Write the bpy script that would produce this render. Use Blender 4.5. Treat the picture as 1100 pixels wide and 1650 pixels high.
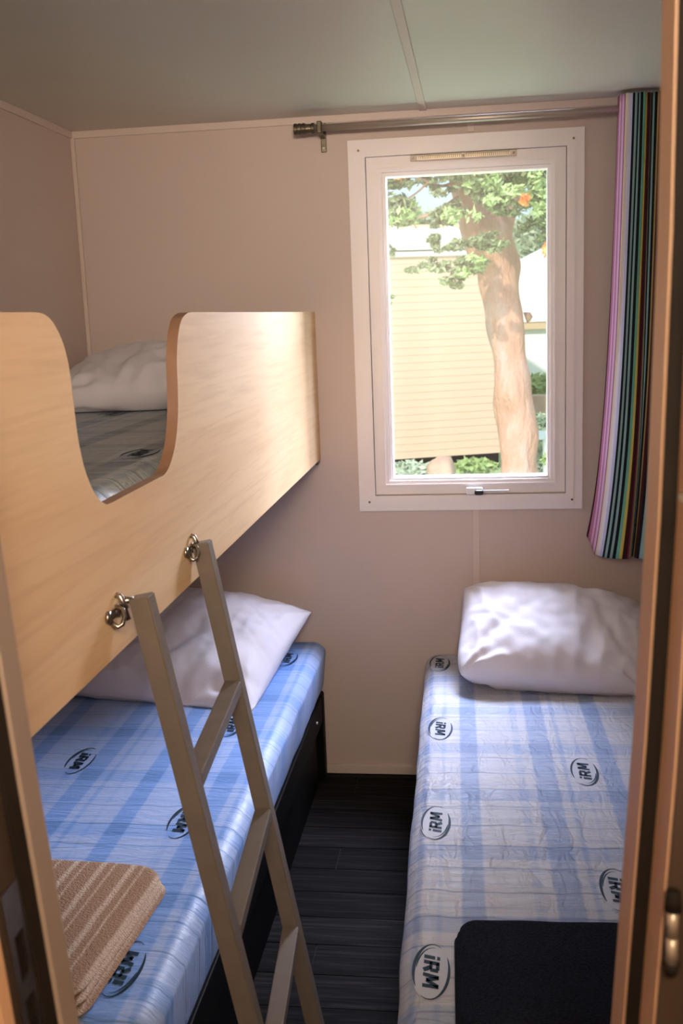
import bpy, bmesh, math, random
from mathutils import Vector, Matrix, noise
for o in list(bpy.data.objects): bpy.data.objects.remove(o)
S = bpy.context.scene
C = S.collection
R = math.radians
random.seed(7)
H = 1.55            # camera height; floor is z = 0
D = 3.3             # inner face of the back (window) wall
CEIL = 2.158
XL, XR = -1.26, .625

# ------------------------------------------------------------ camera
cam = bpy.data.cameras.new('camera'); camo = bpy.data.objects.new('camera', cam); C.objects.link(camo)
yaw, pitch, roll = R(7.58609), R(10.7482), R(-2.14899)
f = Vector((-math.sin(yaw)*math.cos(pitch), math.cos(yaw)*math.cos(pitch), -math.sin(pitch)))
r = Vector((math.cos(yaw), math.sin(yaw), 0)); u = r.cross(f)
r2 = math.cos(roll)*r + math.sin(roll)*u; u2 = -math.sin(roll)*r + math.cos(roll)*u
m = Matrix((r2, u2, -f)).transposed().to_4x4(); m.translation = Vector((0, 0, H))
camo.matrix_world = m
cam.sensor_fit = 'VERTICAL'; cam.sensor_height = 22.3; cam.lens = 22.3*1656.5/1650
cam.clip_start = .02; cam.clip_end = 200
cam.dof.use_dof = True; cam.dof.focus_distance = 2.4; cam.dof.aperture_fstop = 5.0
S.camera = camo

# ------------------------------------------------------------ light
S.view_settings.view_transform = 'Standard'; S.view_settings.look = 'None'
S.view_settings.gamma = 1; S.view_settings.exposure = 1.35; S.view_settings.use_curve_mapping = False
w = bpy.data.worlds.new('sky'); S.world = w; w.use_nodes = True
w.node_tree.nodes['Background'].inputs[0].default_value = (.64, .88, .94, 1)
w.node_tree.nodes['Background'].inputs[1].default_value = .45
def lamp(name, typ, loc, aim, energy, col, **k):
    l = bpy.data.lights.new(name, typ); o = bpy.data.objects.new(name, l); C.objects.link(o)
    o.location = loc; l.energy = energy; l.color = col
    o.rotation_euler = (Vector(aim)-Vector(loc)).to_track_quat('-Z', 'Y').to_euler()
    for a, b in k.items(): setattr(l, a, b)
    return o
lamp('sun', 'SUN', (0, 0, 10), (3.0, 6, 5.2), 1.3, (1, .93, .82), angle=R(1.5))
# added area lamp outside, out of view, in place of brighter sky above the window
lamp('window_fill', 'AREA', (.7, 4.35, 3.75), (-.15, 3.1, 1.3), 330, (.66, .73, 1.0), shape='RECTANGLE', size=2.6, size_y=1.0)
lamp('garden_fill', 'AREA', (1.15, 5.4, 2.42), (-.7, 2.5, .8), 150, (.78, .81, 1.0), shape='RECTANGLE', size=1.3, size_y=1.0)  # second added lamp, low and out of view, brightens guard panel and left bed
# warm ceiling lamp of the corridor, beam narrowed to brighten the upper walls
lamp('corridor_light', 'AREA', (.10, -.45, 2.07), (-.45, 3.3, 2.0), 7.5, (1, .81, .64), shape='RECTANGLE', size=1.1, size_y=.4, spread=R(80))
lamp('corridor_fill', 'POINT', (.15, -.40, 2.03), (0, 0, 0), 17, (1, .78, .56), shadow_soft_size=.10)  # extra lamp, added to fill the door frame and guard panel

# ------------------------------------------------------------ materials
def mat(name, col, rough=.6, metal=0, spec=.5):
    m = bpy.data.materials.new(name); m.use_nodes = True
    b = m.node_tree.nodes['Principled BSDF']
    b.inputs['Base Color'].default_value = (*col, 1); b.inputs['Roughness'].default_value = rough
    b.inputs['Metallic'].default_value = metal; b.inputs['Specular IOR Level'].default_value = spec
    return m
class NT:
    def __init__(s, m): s.t = m.node_tree; s.b = s.t.nodes['Principled BSDF']
    def n(s, typ, **k):
        x = s.t.nodes.new(typ)
        for a, b in k.items(): setattr(x, a, b)
        return x
    def l(s, a, b): s.t.links.new(a, b)
    def math(s, op, a, b=None, c=None):
        x = s.n('ShaderNodeMath', operation=op)
        for i, v in enumerate((a, b, c)):
            if v is None: continue
            if hasattr(v, 'is_linked'): s.l(v, x.inputs[i])
            else: x.inputs[i].default_value = v
        return x.outputs[0]
    def mix(s, fac, a, b, blend='MIX'):
        x = s.n('ShaderNodeMix', data_type='RGBA', blend_type=blend)
        for i, v in ((0, fac), (6, a), (7, b)):
            if hasattr(v, 'is_linked'): s.l(v, x.inputs[i])
            else: x.inputs[i].default_value = v if i == 0 else (*v, 1)
        return x.outputs[2]
    def coord(s, scale=(1, 1, 1), out='Object', rot=(0, 0, 0)):
        tc = s.n('ShaderNodeTexCoord'); mp = s.n('ShaderNodeMapping')
        mp.inputs['Scale'].default_value = scale; mp.inputs['Rotation'].default_value = rot
        s.l(tc.outputs[out], mp.inputs[0]); return mp.outputs[0]
    def noise(s, vec, scale, detail=3, rough=.5, dist=0):
        x = s.n('ShaderNodeTexNoise'); x.inputs['Scale'].default_value = scale
        x.inputs['Detail'].default_value = detail; x.inputs['Roughness'].default_value = rough
        x.inputs['Distortion'].default_value = dist
        s.l(vec, x.inputs['Vector']); return x.outputs['Fac']
    def ramp(s, fac, els, mode='LINEAR'):
        x = s.n('ShaderNodeValToRGB'); x.color_ramp.interpolation = mode
        e = x.color_ramp.elements
        while len(e) < len(els): e.new(.5)
        for i, (p, c) in enumerate(els): e[i].position = p; e[i].color = (*c, 1)
        s.l(fac, x.inputs[0]); return x.outputs[0]
    def bump(s, h, strength=.2, dist=.01):
        x = s.n('ShaderNodeBump'); x.inputs['Strength'].default_value = strength
        x.inputs['Distance'].default_value = dist; s.l(h, x.inputs['Height']); s.l(x.outputs[0], s.b.inputs['Normal'])
    def base(s, c): s.l(c, s.b.inputs['Base Color'])

M = {}
def noisy(name, c1, c2, scale=3, rough=.6, bump=0, bscale=200, metal=0, stretch=(1, 1, 1), spec=.5):
    m = mat(name, c1, rough, metal, spec); t = NT(m); v = t.coord(stretch)
    t.base(t.ramp(t.noise(v, scale, 4), [(.3, c1), (.7, c2)]))
    if bump: t.bump(t.noise(v, bscale, 3), bump, .002)
    M[name] = m; return m
noisy('wallpaper', (.60, .49, .445), (.64, .525, .475), 2, .55, .08, 120)
noisy('ceiling_panel', (.66, .635, .56), (.69, .665, .59), 1.5, .4, .04, 80)
noisy('trim', (.66, .55, .49), (.70, .59, .53), 2, .45)
noisy('window_white', (.88, .82, .82), (.92, .86, .86), 4, .35)
noisy('frame_greige', (.27, .205, .155), (.30, .23, .175), 6, .5, .05, 90)
noisy('frame_tan', (.52, .31, .17), (.57, .35, .20), 6, .5, .05, 90)
noisy('seal', (.010, .007, .005), (.014, .010, .007), 20, .8, spec=.15)
noisy('brown_frame', (.042, .026, .015), (.055, .034, .02), 6, .5)
noisy('black_frame', (.003, .003, .003), (.005, .005, .005), 10, .6, spec=.1)
noisy('ladder_paint', (.150, .122, .095), (.172, .140, .11), 30, .42, .1, 400)
noisy('steel', (.34, .31, .27), (.45, .41, .37), 30, .3, metal=1)
noisy('brushed', (.42, .35, .30), (.55, .47, .41), 8, .4, metal=.6, stretch=(1, 40, 40))
noisy('dark_metal', (.10, .085, .06), (.2, .17, .12), 60, .4, metal=.8)
noisy('pillow_cotton', (.72, .69, .74), (.78, .75, .80), 5, .85, .25, 260)
noisy('black_plastic', (.01, .01, .012), (.02, .02, .02), 10, .4)
noisy('edge_band', (.25, .13, .075), (.30, .165, .10), 20, .45)
noisy('floor_gap', (.006, .006, .006), (.01, .01, .01), 10, .9)
noisy('brass', (.42, .36, .27), (.50, .43, .33), 10, .4, metal=.6)
noisy('roof_white', (.82, .80, .76), (.92, .90, .87), 3, .7)
noisy('house_white', (.90, .90, .88), (.95, .95, .93), 2, .7)
noisy('siding_cream', (.78, .55, .43), (.82, .59, .465), 3, .6)
noisy('band_tan', (.62, .45, .28), (.7, .52, .34), 3, .6)
noisy('grass', (.36, .48, .22), (.52, .60, .36), 2.5, .9, .6, 12)
noisy('soil', (.42, .30, .22), (.55, .42, .33), 3, .9, .6, 10)
noisy('rock', (.45, .28, .20), (.6, .42, .32), 6, .9, .6, 14)
noisy('leaf', (.26, .32, .15), (.42, .46, .27), .9, .7)
noisy('leaf_bright', (.34, .47, .17), (.50, .60, .28), 1.2, .7)
noisy('leaf_grey', (.42, .50, .36), (.6, .66, .5), 1.2, .7)
noisy('blossom', (.85, .28, .10), (.95, .42, .12), 3, .7)
noisy('plastic_white', (.85, .88, .92), (.9, .92, .95), 3, .4)
for k in ('leaf', 'leaf_bright', 'leaf_grey'):
    b = M[k].node_tree.nodes['Principled BSDF']
    b.inputs['Transmission Weight'].default_value = 0
# wood guard panel
def wood(name, a, b_, c, rough=.62):
    m = mat(name, a, rough, 0, .12); t = NT(m)
    v = t.coord((6, .55, 5)); warp = t.noise(v, 1.1, 3, .5, .6)
    v2 = t.coord((60, 2.2, 45)); fine = t.noise(v2, 1.6, 6, .6, .3)
    col = t.ramp(warp, [(.28, a), (.5, b_), (.72, a)])
    f2 = t.ramp(fine, [(.46, (0, 0, 0)), (.72, (1, 1, 1))])
    col = t.mix(t.math('MULTIPLY', f2, .45), col, c)
    t.base(col); t.bump(fine, .06, .001); M[name] = m
wood('panel_wood', (.86, .635, .38), (.80, .545, .305), (.64, .40, .22))
# bark
m = mat('bark', (.6, .35, .2), .9); t = NT(m); v = t.coord((1, 1, .35))
t.base(t.ramp(t.noise(v, 7, 5, .6), [(.25, (.44, .25, .17)), (.5, (.56, .31, .22)), (.75, (.60, .42, .38))]))
t.bump(t.noise(v, 14, 5, .65), .9, .05); M['bark'] = m
# laminate planks, tone by object position
m = mat('plank', (.03, .028, .027), .75, 0, .05); t = NT(m)
oi = t.n('ShaderNodeObjectInfo'); v = t.coord((1.2, 26, 1)); 
add = t.n('ShaderNodeVectorMath', operation='ADD'); t.l(v, add.inputs[0]); t.l(oi.outputs['Location'], add.inputs[1])
g = t.noise(add.outputs[0], 3, 5, .65, .4)
col = t.ramp(g, [(.3, (.004, .0035, .0035)), (.52, (.012, .0105, .010)), (.75, (.032, .028, .026))])
v3 = t.math('MULTIPLY_ADD', oi.outputs['Random'], .7, .65)
hs = t.n('ShaderNodeHueSaturation'); t.l(col, hs.inputs['Color']); t.l(v3, hs.inputs['Value'])
t.base(hs.outputs[0]); t.bump(g, .25, .002); M['plank'] = m
# glass
m = bpy.data.materials.new('glass'); m.use_nodes = True; nt = m.node_tree; nt.nodes.clear()
out = nt.nodes.new('ShaderNodeOutputMaterial'); tr = nt.nodes.new('ShaderNodeBsdfTransparent'); gl = nt.nodes.new('ShaderNodeBsdfGlossy')
gl.inputs['Roughness'].default_value = .38; mx = nt.nodes.new('ShaderNodeMixShader'); mx.inputs[0].default_value = .04
nt.links.new(tr.outputs[0], mx.inputs[1]); nt.links.new(gl.outputs[0], mx.inputs[2]); nt.links.new(mx.outputs[0], out.inputs[0]); M['glass'] = m
# towels
def terry(name, build, bs=230, st=1.0):
    m = mat(name, (.5, .5, .5), .95, 0, .15); t = NT(m); build(t)
    t.bump(t.noise(t.coord(), bs, 2, .7), st, .006); M[name] = m
def tanstripe(t):
    v = t.coord(); sp = t.n('ShaderNodeSeparateXYZ'); t.l(v, sp.inputs[0])
    wob = t.math('MULTIPLY', t.math('SUBTRACT', t.noise(v, 14, 2), .5), .007)
    p = t.math('FRACT', t.math('MULTIPLY', t.math('ADD', sp.outputs[0], wob), 17.0))
    c = t.ramp(p, [(0, (.46, .29, .18)), (.28, (.48, .31, .20)), (.36, (.78, .62, .47)), (.46, (.78, .62, .47)), (.56, (.48, .31, .20)), (.72, (.46, .29, .18)), (.80, (.72, .56, .41)), (.88, (.46, .29, .18))])
    n = t.noise(v, 190, 3, .8); t.base(t.mix(t.ramp(n, [(.42, (.75, .75, .75)), (.6, (0, 0, 0))]), c, (.42, .27, .17), 'MIX') if False else t.mix(t.math('MULTIPLY', n, .5), c, (.30, .19, .12)))
terry('terry_tan', tanstripe)
def navy(t):
    t.base(t.ramp(t.noise(t.coord(), 220, 4, .8), [(.35, (.004, .006, .014)), (.75, (.022, .030, .055))]))
terry('terry_navy', navy)
# mattress cover: woven plaid under crinkled film
def mattress_mat(name, pale, blue, deep, rw=.9, bs=.8):
    m = mat(name, pale, .42, 0, .3); t = NT(m); v = t.coord(); sp = t.n('ShaderNodeSeparateXYZ'); t.l(v, sp.inputs[0])
    X, Y = sp.outputs[0], sp.outputs[1]
    jx = t.math('MULTIPLY', t.math('SUBTRACT', t.noise(t.coord((3, 40, 1)), 3, 2), .5), .006)
    def band(c, centre, half, soft=.003):
        d = t.math('ABSOLUTE', t.math('SUBTRACT', c, centre))
        x = t.n('ShaderNodeMapRange'); x.inputs[1].default_value = half+soft; x.inputs[2].default_value = half-soft
        t.l(d, x.inputs[0]); return x.outputs[0]
    fx = t.math('MODULO', t.math('ADD', X, 2.04), .34)     # 0 .. .35 repeat
    fx = t.math('ADD', fx, jx)
    bx = None
    for c_, h_, w_ in ((.0945, .022, .95), (.219, .010, .35), (.277, .026, .85), (.328, .006, .6), (.030, .005, .3)):
        b_ = t.math('MULTIPLY', band(fx, c_, h_), w_)
        bx = b_ if bx is None else t.math('MAXIMUM', bx, b_)
    fy = t.math('MODULO', t.math('ADD', Y, 5.2), .26)
    fy = t.math('ADD', fy, t.math('MULTIPLY', t.math('SUBTRACT', t.noise(t.coord((2, 1, 1)), 5, 2), .5), .01))
    by = None
    for c_, h_, w_ in ((.171, .029, .6), (.05, .012, .25), (.10, .004, .4), (.225, .004, .4)):
        b_ = t.math('MULTIPLY', band(fy, c_, h_), w_)
        by = b_ if by is None else t.math('MAXIMUM', by, b_)
    tot = t.math('MULTIPLY', t.math('ADD', bx, by), .5)
    weave = t.noise(t.coord((2, 130, 2)), 3, 3, .7)
    tot = t.math('ADD', tot, t.math('MULTIPLY', t.math('SUBTRACT', weave, .5), .42))
    col = t.ramp(tot, [(.05, pale), (.48, blue), (.95, deep)])
    # thin dark cross lines
    ln = t.math('FRACT', t.math('MULTIPLY', t.math('ADD', Y, t.math('MULTIPLY', t.noise(t.coord((3, 1, 1)), 2.5, 2), .03)), 11.3))
    line = t.n('ShaderNodeMapRange'); line.inputs[1].default_value = .045; line.inputs[2].default_value = .0
    t.l(t.math('ABSOLUTE', t.math('SUBTRACT', ln, .5)), line.inputs[0])
    col = t.mix(t.math('MULTIPLY', line.outputs[0], .6), col, deep)
    t.base(col)
    # crinkled film
    a = t.noise(t.coord((5, 22, 5)), 2.2, 4, .55, 1.2); b2 = t.noise(t.coord((20, 7, 9)), 1.3, 2, .5, .7)
    rid = t.math('ABSOLUTE', t.math('SUBTRACT', b2, .5))
    hgt = t.math('ADD', t.math('MULTIPLY', a, .55), t.math('MULTIPLY', rid, rw))
    hgt = t.math('SUBTRACT', hgt, t.math('MULTIPLY', line.outputs[0], .12))
    t.bump(hgt, bs, .014); M[name] = m
mattress_mat('cover_blue', (.38, .50, .78), (.21, .37, .74), (.11, .23, .50), .25, .5)  # stronger blue: tint of the window light put into the colour
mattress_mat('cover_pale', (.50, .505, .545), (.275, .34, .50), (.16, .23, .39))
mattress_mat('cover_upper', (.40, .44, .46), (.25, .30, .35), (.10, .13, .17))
noisy('ink', (.010, .028, .050), (.018, .042, .07), 30, .6, spec=.2)
noisy('logo_ground', (.45, .46, .50), (.48, .49, .53), 30, .45, spec=.3)
# curtain stripes on UV.x (metres)
PINK, WHT, LAV, BLK, TEAL, GRN, YEL, MAR, PUR, OCH, CRM, LPK, PUR2 = (.56, .22, .42), (.82, .78, .88), (.55, .60, .85), (.006, .010, .014), (.26, .42, .44), (.16, .46, .36), (.62, .52, .13), (.055, .012, .016), (.18, .045, .12), (.42, .30, .12), (.80, .70, .50), (.78, .55, .80), (.35, .10, .30)
SEQ = [(MAR, .9), (PINK, 1.5), (LPK, 1.0), (PINK, 1.2), (LPK, 1.1), (PUR2, .5), (CRM, .8), (WHT, 1.7), (LAV, 1.3), (BLK, .9), (TEAL, .85), (BLK, .9), (TEAL, .85), (BLK, .95), (GRN, 1.0), (YEL, .9), (MAR, 1.5), (PUR, .7), (OCH, .9), (TEAL, .8), (BLK, .95), (TEAL, .85), (BLK, .95), (OCH, .8), (MAR, 1.2), (BLK, 1.0), (TEAL, .9), (GRN, 1.0), (YEL, .9)]
m = mat('curtain_stripes', (.5, .5, .5), .8, 0, .2); t = NT(m)
tc = t.n('ShaderNodeTexCoord'); sp = t.n('ShaderNodeSeparateXYZ'); t.l(tc.outputs['UV'], sp.inputs[0])
tot = sum(x[1] for x in SEQ)/100; fr = t.math('FRACT', t.math('DIVIDE', sp.outputs[0], tot)); els = []; p = 0
for c_, w_ in SEQ: els.append((p/tot/100, c_)); p += w_
t.base(t.ramp(fr, els, 'CONSTANT')); t.bump(t.noise(t.coord(), 500, 2), .15, .001); M['curtain_stripes'] = m

# ------------------------------------------------------------ builders
def link_mesh(name, bm, mats, parent=None, smooth=False):
    me = bpy.data.meshes.new(name); bm.normal_update(); bm.to_mesh(me); bm.free()
    for x in (mats if isinstance(mats, (list, tuple)) else [mats]): me.materials.append(M[x])
    if smooth: me.polygons.foreach_set('use_smooth', [True]*len(me.polygons))
    o = bpy.data.objects.new(name, me); C.objects.link(o)
    if parent: o.parent = parent
    return o
def tag(o, label=None, cat=None, group=None, kind=None):
    for k, v in (('label', label), ('category', cat), ('group', group), ('kind', kind)):
        if v: o[k] = v
    return o
def empty(name, loc=(0, 0, 0), rz=0, **k):
    o = bpy.data.objects.new(name, None); C.objects.link(o); o.location = loc; o.rotation_euler = (0, 0, rz)
    o.empty_display_size = .05
    return tag(o, **k)
def add_box(bm, x0, x1, y0, y1, z0, z1, bev=0, mi=0):
    vs = [bm.verts.new((x, y, z)) for z in (z0, z1) for y in (y0, y1) for x in (x0, x1)]
    fs = [bm.faces.new([vs[i] for i in q]) for q in ((0, 2, 3, 1), (4, 5, 7, 6), (0, 1, 5, 4), (2, 6, 7, 3), (0, 4, 6, 2), (1, 3, 7, 5))]
    for f_ in fs: f_.material_index = mi
    if bev:
        es = list({e for f_ in fs for e in f_.edges})
        bmesh.ops.bevel(bm, geom=es, offset=bev, segments=2, affect='EDGES', profile=.5)
    return vs
def box(name, x0, x1, y0, y1, z0, z1, mt, parent=None, bev=0):
    bm = bmesh.new(); add_box(bm, x0, x1, y0, y1, z0, z1, bev); return link_mesh(name, bm, mt, parent)
def struct(o): o['kind'] = 'structure'; return o
def add_tube(bm, pts, rad, n=12, cap=True, mi=0):
    pts = [Vector(p) for p in pts]; rings = []
    rs = rad if isinstance(rad, (list, tuple)) else [rad]*len(pts)
    up = Vector((0, 0, 1))
    for i, p in enumerate(pts):
        d = (pts[min(i+1, len(pts)-1)]-pts[max(i-1, 0)]).normalized()
        a = d.cross(up if abs(d.z) < .9 else Vector((1, 0, 0))).normalized(); b_ = d.cross(a).normalized()
        if rings and prev.dot(a) < 0: a, b_ = -a, -b_
        prev = a
        rings.append([bm.verts.new(p+(a*math.cos(k*2*math.pi/n)+b_*math.sin(k*2*math.pi/n))*rs[i]) for k in range(n)])
    for i in range(len(rings)-1):
        for k in range(n):
            bm.faces.new((rings[i][k], rings[i][(k+1) % n], rings[i+1][(k+1) % n], rings[i+1][k])).material_index = mi
    if cap: bm.faces.new(rings[0][::-1]); bm.faces.new(rings[-1])
def tube(name, pts, rad, mt, parent=None, n=12):
    bm = bmesh.new(); add_tube(bm, pts, rad, n); return link_mesh(name, bm, mt, parent, True)
def add_bar(bm, a, b_, side, w_, t_):
    """square bar from a to b; side = unit vector of width direction"""
    a, b_, side = Vector(a), Vector(b_), Vector(side).normalized(); d = (b_-a).normalized(); n_ = d.cross(side).normalized()
    side = n_.cross(d).normalized()
    vs = [bm.verts.new(p+side*sx*w_/2+n_*sy*t_/2) for p in (a, b_) for sx, sy in ((-1, -1), (1, -1), (1, 1), (-1, 1))]
    fs = [bm.faces.new([vs[i] for i in q]) for q in ((3, 2, 1, 0), (4, 5, 6, 7), (0, 1, 5, 4), (1, 2, 6, 5), (2, 3, 7, 6), (3, 0, 4, 7))]
    bmesh.ops.recalc_face_normals(bm, faces=fs)
    bmesh.ops.bevel(bm, geom=list({e for f_ in fs for e in f_.edges}), offset=.0018, segments=2, affect='EDGES')

def smooth_curve(pts, n=10):
    out = []
    for i in range(len(pts)-1):
        p0 = Vector(pts[max(i-1, 0)]); p1 = Vector(pts[i]); p2 = Vector(pts[i+1]); p3 = Vector(pts[min(i+2, len(pts)-1)])
        for k in range(n):
            s = k/n; out.append(.5*((2*p1)+(p2-p0)*s+(2*p0-5*p1+4*p2-p3)*s*s+(3*p1-p0-3*p2+p3)*s**3))
    out.append(Vector(pts[-1])); return out

# ------------------------------------------------------------ the room
def wall_with_hole(name, y0, y1, x0, x1, z0, z1, hx0, hx1, hz0, hz1, mt):
    bm = bmesh.new()
    add_box(bm, x0, hx0, y0, y1, z0, z1); add_box(bm, hx1, x1, y0, y1, z0, z1)
    add_box(bm, hx0, hx1, y0, y1, hz1, z1)
    if hz0 > z0: add_box(bm, hx0, hx1, y0, y1, z0, hz0)
    return struct(link_mesh(name, bm, mt))
WX0, WX1, WZ0, WZ1 = -.335, .295, .962, 2.04
wall_with_hole('wall_back', D, D+.06, XL-.06, XR+.06, -.05, CEIL+.06, WX0, WX1, WZ0, WZ1, 'wallpaper')
struct(box('wall_left', XL-.06, XL, .80, D, -.05, CEIL+.06, 'wallpaper'))
struct(box('wall_right', XR, XR+.06, .80, D, -.05, CEIL+.06, 'wallpaper'))
wall_with_hole('wall_front', .70, .80, XL-.06, XR+.06, -.05, CEIL+.06, -.50, .25, -.05, CEIL, 'wallpaper')
ce = struct(box('ceiling', XL-.06, XR+.06, -1.5, D, CEIL, CEIL+.06, 'ceiling_panel'))
st = box('cover_strip', -.155, -.133, .82, D, CEIL-.005, CEIL, 'trim', ce, .0015); st['label'] = 'slim raised joint strip along the ceiling'
HX0, HX1, HY0 = -1.25, .75, -1.5
struct(box('wall_corridor_left', HX0-.05, HX0, HY0, .70, -.05, CEIL, 'wallpaper'))
struct(box('wall_corridor_right', HX1, HX1+.05, HY0, .70, -.05, CEIL+.06, 'wallpaper'))
box('ceiling_extension', XR+.06, HX1+.05, HY0, .70, CEIL, CEIL+.06, 'ceiling_panel', ce)
struct(box('wall_corridor_end', HX0-.05, HX1+.05, HY0-.05, HY0, -.05, CEIL+.06, 'wallpaper'))
struct(box('wall_corridor_return', XR+.06, HX1+.05, .70, .75, -.05, CEIL+.06, 'wallpaper'))
fl = struct(box('floor', XL-.06, HX1+.05, HY0, D, -.05, -.004, 'floor_gap'))
# laminate planks laid across the room
protos = {}
pw = .12; row = 0; y = D-.03
def plank(x0, x1, y0, y1):
    L = round(x1-x0, 3); W = round(y1-y0, 3)
    if (L, W) not in protos:
        bm = bmesh.new(); add_box(bm, 0, L-.0025, 0, W-.0025, -.004, 0, .0008); o = link_mesh('plank', bm, 'plank', fl); protos[(L, W)] = o.data
    else:
        o = bpy.data.objects.new('plank', protos[(L, W)]); C.objects.link(o); o.parent = fl
    o.location = (x0, y0, 0)
while y > .55:
    off = (.85, .38, 1.22, .60)[row % 4]; x = XL; nx = XL+off
    while x < XR-.001:
        e_ = min(nx, XR)
        if XR-e_ < .08: e_ = XR
        plank(x, e_, y-pw, y); x = e_; nx = x+1.25
    y -= pw; row += 1
# trims
def trim(n_, *a): return struct(box('trim_%d' % n_, *a, 'trim', bev=.0015))
trim(1, XL, XR, D-.006, D, CEIL-.022, CEIL)                   # crown, back
trim(2, XL, XL+.006, .8, D, CEIL-.022, CEIL)                  # crown, left
trim(3, XL, XL+.012, D-.012, D, 0, CEIL-.022)                 # corner strip
trim(4, -.012, .010, D-.004, D, .034, WZ0-.03)                # joint strip under the window
trim(5, -.012, .010, D-.004, D, WZ1+.045, CEIL-.022)          # joint strip above the window
trim(6, XR-.006, XR, .8, D, CEIL-.022, CEIL)
struct(box('baseboard_back', XL+.012, XR, D-.010, D, 0, .032, 'trim', bev=.002))

# ------------------------------------------------------------ window
win = empty('window_1', (-.02, D, 1.5)); win['kind'] = 'structure'
def ring(bm, x0, x1, z0, z1, w_, y0, y1, bev=.002):
    X0, X1, Z0, Z1 = x0+w_, x1-w_, z0+w_, z1-w_
    def f4(a, b_, c_, d_): 
        for q in ((a, b_, c_, d_),): bm.faces.new([bm.verts.new(p) for p in q])
    # mitred rails
    for (o1, o2, i2, i1) in (((x0, z0), (x1, z0), (X1, Z0), (X0, Z0)), ((x1, z0), (x1, z1), (X1, Z1), (X1, Z0)), ((x1, z1), (x0, z1), (X0, Z1), (X1, Z1)), ((x0, z1), (x0, z0), (X0, Z0), (X0, Z1))):
        fr_ = [bm.verts.new((p[0], y0, p[1])) for p in (o1, o2, i2, i1)]; bk = [bm.verts.new((p[0], y1, p[1])) for p in (o1, o2, i2, i1)]
        fs = [bm.faces.new(fr_), bm.faces.new(bk[::-1])]+[bm.faces.new((fr_[k], bk[k], bk[(k+1) % 4], fr_[(k+1) % 4])) for k in range(4)]
        bmesh.ops.recalc_face_normals(bm, faces=fs)
        es = [e for e in fs[0].edges if {v for v in e.verts} in ({fr_[0], fr_[1]}, {fr_[2], fr_[3]})]
        bmesh.ops.bevel(bm, geom=es, offset=bev, segments=2, affect='EDGES')
def wpart(name, *a, label=None, mt='window_white', **k):
    bm = bmesh.new(); ring(bm, *a, **k); o = link_mesh(name, bm, mt); o.parent = win; o.matrix_parent_inverse = Matrix.Translation((.02, -D, -1.5))
    if label: o['label'] = label
    return o
def wadd(o): o.parent = win; o.matrix_parent_inverse = Matrix.Translation((.02, -D, -1.5)); return o
wpart('casing', -.377, .335, .922, 2.079, .030, D-.016, D+.004)
wpart('outer_frame', -.350, .309, .947, 2.053, .026, D-.024, D+.06)
wpart('sash', -.322, .281, .976, 2.026, .046, D-.014, D+.05)
wpart('sash_step', -.298, .257, 1.000, 2.002, .014, D-.020, D-.008, bev=.004)
wpart('glazing_bead', -.280, .243, 1.012, 1.985, .016, D-.006, D+.055, bev=.006)
wadd(box('pane', -.268, .231, D+.028, D+.032, 1.024, 1.973, 'glass'))
vent = wadd(box('vent', -.185, .135, D-.026, D-.018, 2.006, 2.024, 'trim', bev=.002)); vent['label'] = 'slotted ventilation strip above the pane'
vi = vent.matrix_parent_inverse.copy()
for x0, x1 in ((-.165, -.030), (-.020, .115)):
    o = box('grille', x0, x1, D-.0275, D-.0255, 2.009, 2.021, 'dark_metal', vent)
    bm = bmesh.new(); n_ = 22
    for k in range(n_):
        xx = x0+(k+.5)*(x1-x0)/n_; add_box(bm, xx-.0016, xx+.0016, D-.029, D-.0272, 2.010, 2.0185)
    add_box(bm, x0, x1, D-.030, D-.0275, 2.0085, 2.011)
    o = link_mesh('fin', bm, 'brass', vent); o['kind'] = 'stuff'
for x in (-.176, -.025, .126):
    bm = bmesh.new(); add_tube(bm, [(x, D-.026, 2.015), (x, D-.029, 2.015)], .004, 10); link_mesh('screw', bm, 'dark_metal', vent)
for x, z in ((-.343, 2.046), (.302, 2.046), (-.343, .954), (.302, .954)):
    bm = bmesh.new(); add_tube(bm, [(x, D-.024, z), (x, D-.027, z)], .0035, 10); wadd(link_mesh('screw', bm, 'dark_metal'))
# handle
bm = bmesh.new(); add_box(bm, -.030, .022, D-.034, D-.014, .975, .998, .004); hd = wadd(link_mesh('handle', bm, 'plastic_white')); hd['label'] = 'white catch with a black button below the pane'
bm = bmesh.new(); add_box(bm, -.004, .024, D-.050, D-.032, .976, .992, .005); b_ = link_mesh('button', bm, 'black_plastic', hd)
bm = bmesh.new(); add_box(bm, .022, .105, D-.030, D-.022, .984, .989, .0015); link_mesh('lever', bm, 'plastic_white', hd)

# ------------------------------------------------------------ door frame (near the camera)
LJ = [(2.158, -.402), (1.70, -.388), (1.39, -.3715), (1.20, -.3605), (1.08, -.352), (.96, -.344), (0, -.290)]
RJ = [(2.158, .135), (1.60, .134), (1.40, .130), (1.23, .1235), (.95, .1085), (0, .062)]
def strip_mesh(name, prof, axis, mt, parent):
    """vertical moulding: prof = [(z, x)] edge line, axis = list of (dx, y) corners of its section"""
    bm = bmesh.new(); rings = [[bm.verts.new((x+dx, y, z)) for dx, y in axis] for z, x in prof]; n_ = len(axis)
    for i in range(len(rings)-1):
        for k in range(n_): bm.faces.new((rings[i][k], rings[i][(k+1) % n_], rings[i+1][(k+1) % n_], rings[i+1][k]))
    bm.faces.new(rings[0]); bm.faces.new(rings[-1][::-1]); bmesh.ops.recalc_face_normals(bm, faces=bm.faces[:])
    return link_mesh(name, bm, mt, parent)
door = empty('door_1'); door['kind'] = 'structure'
jl = strip_mesh('door_stop', LJ, [(0, .75), (0, .722), (-.006, .716), (-.06, .716), (-.06, .75)], 'frame_greige', door)
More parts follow.
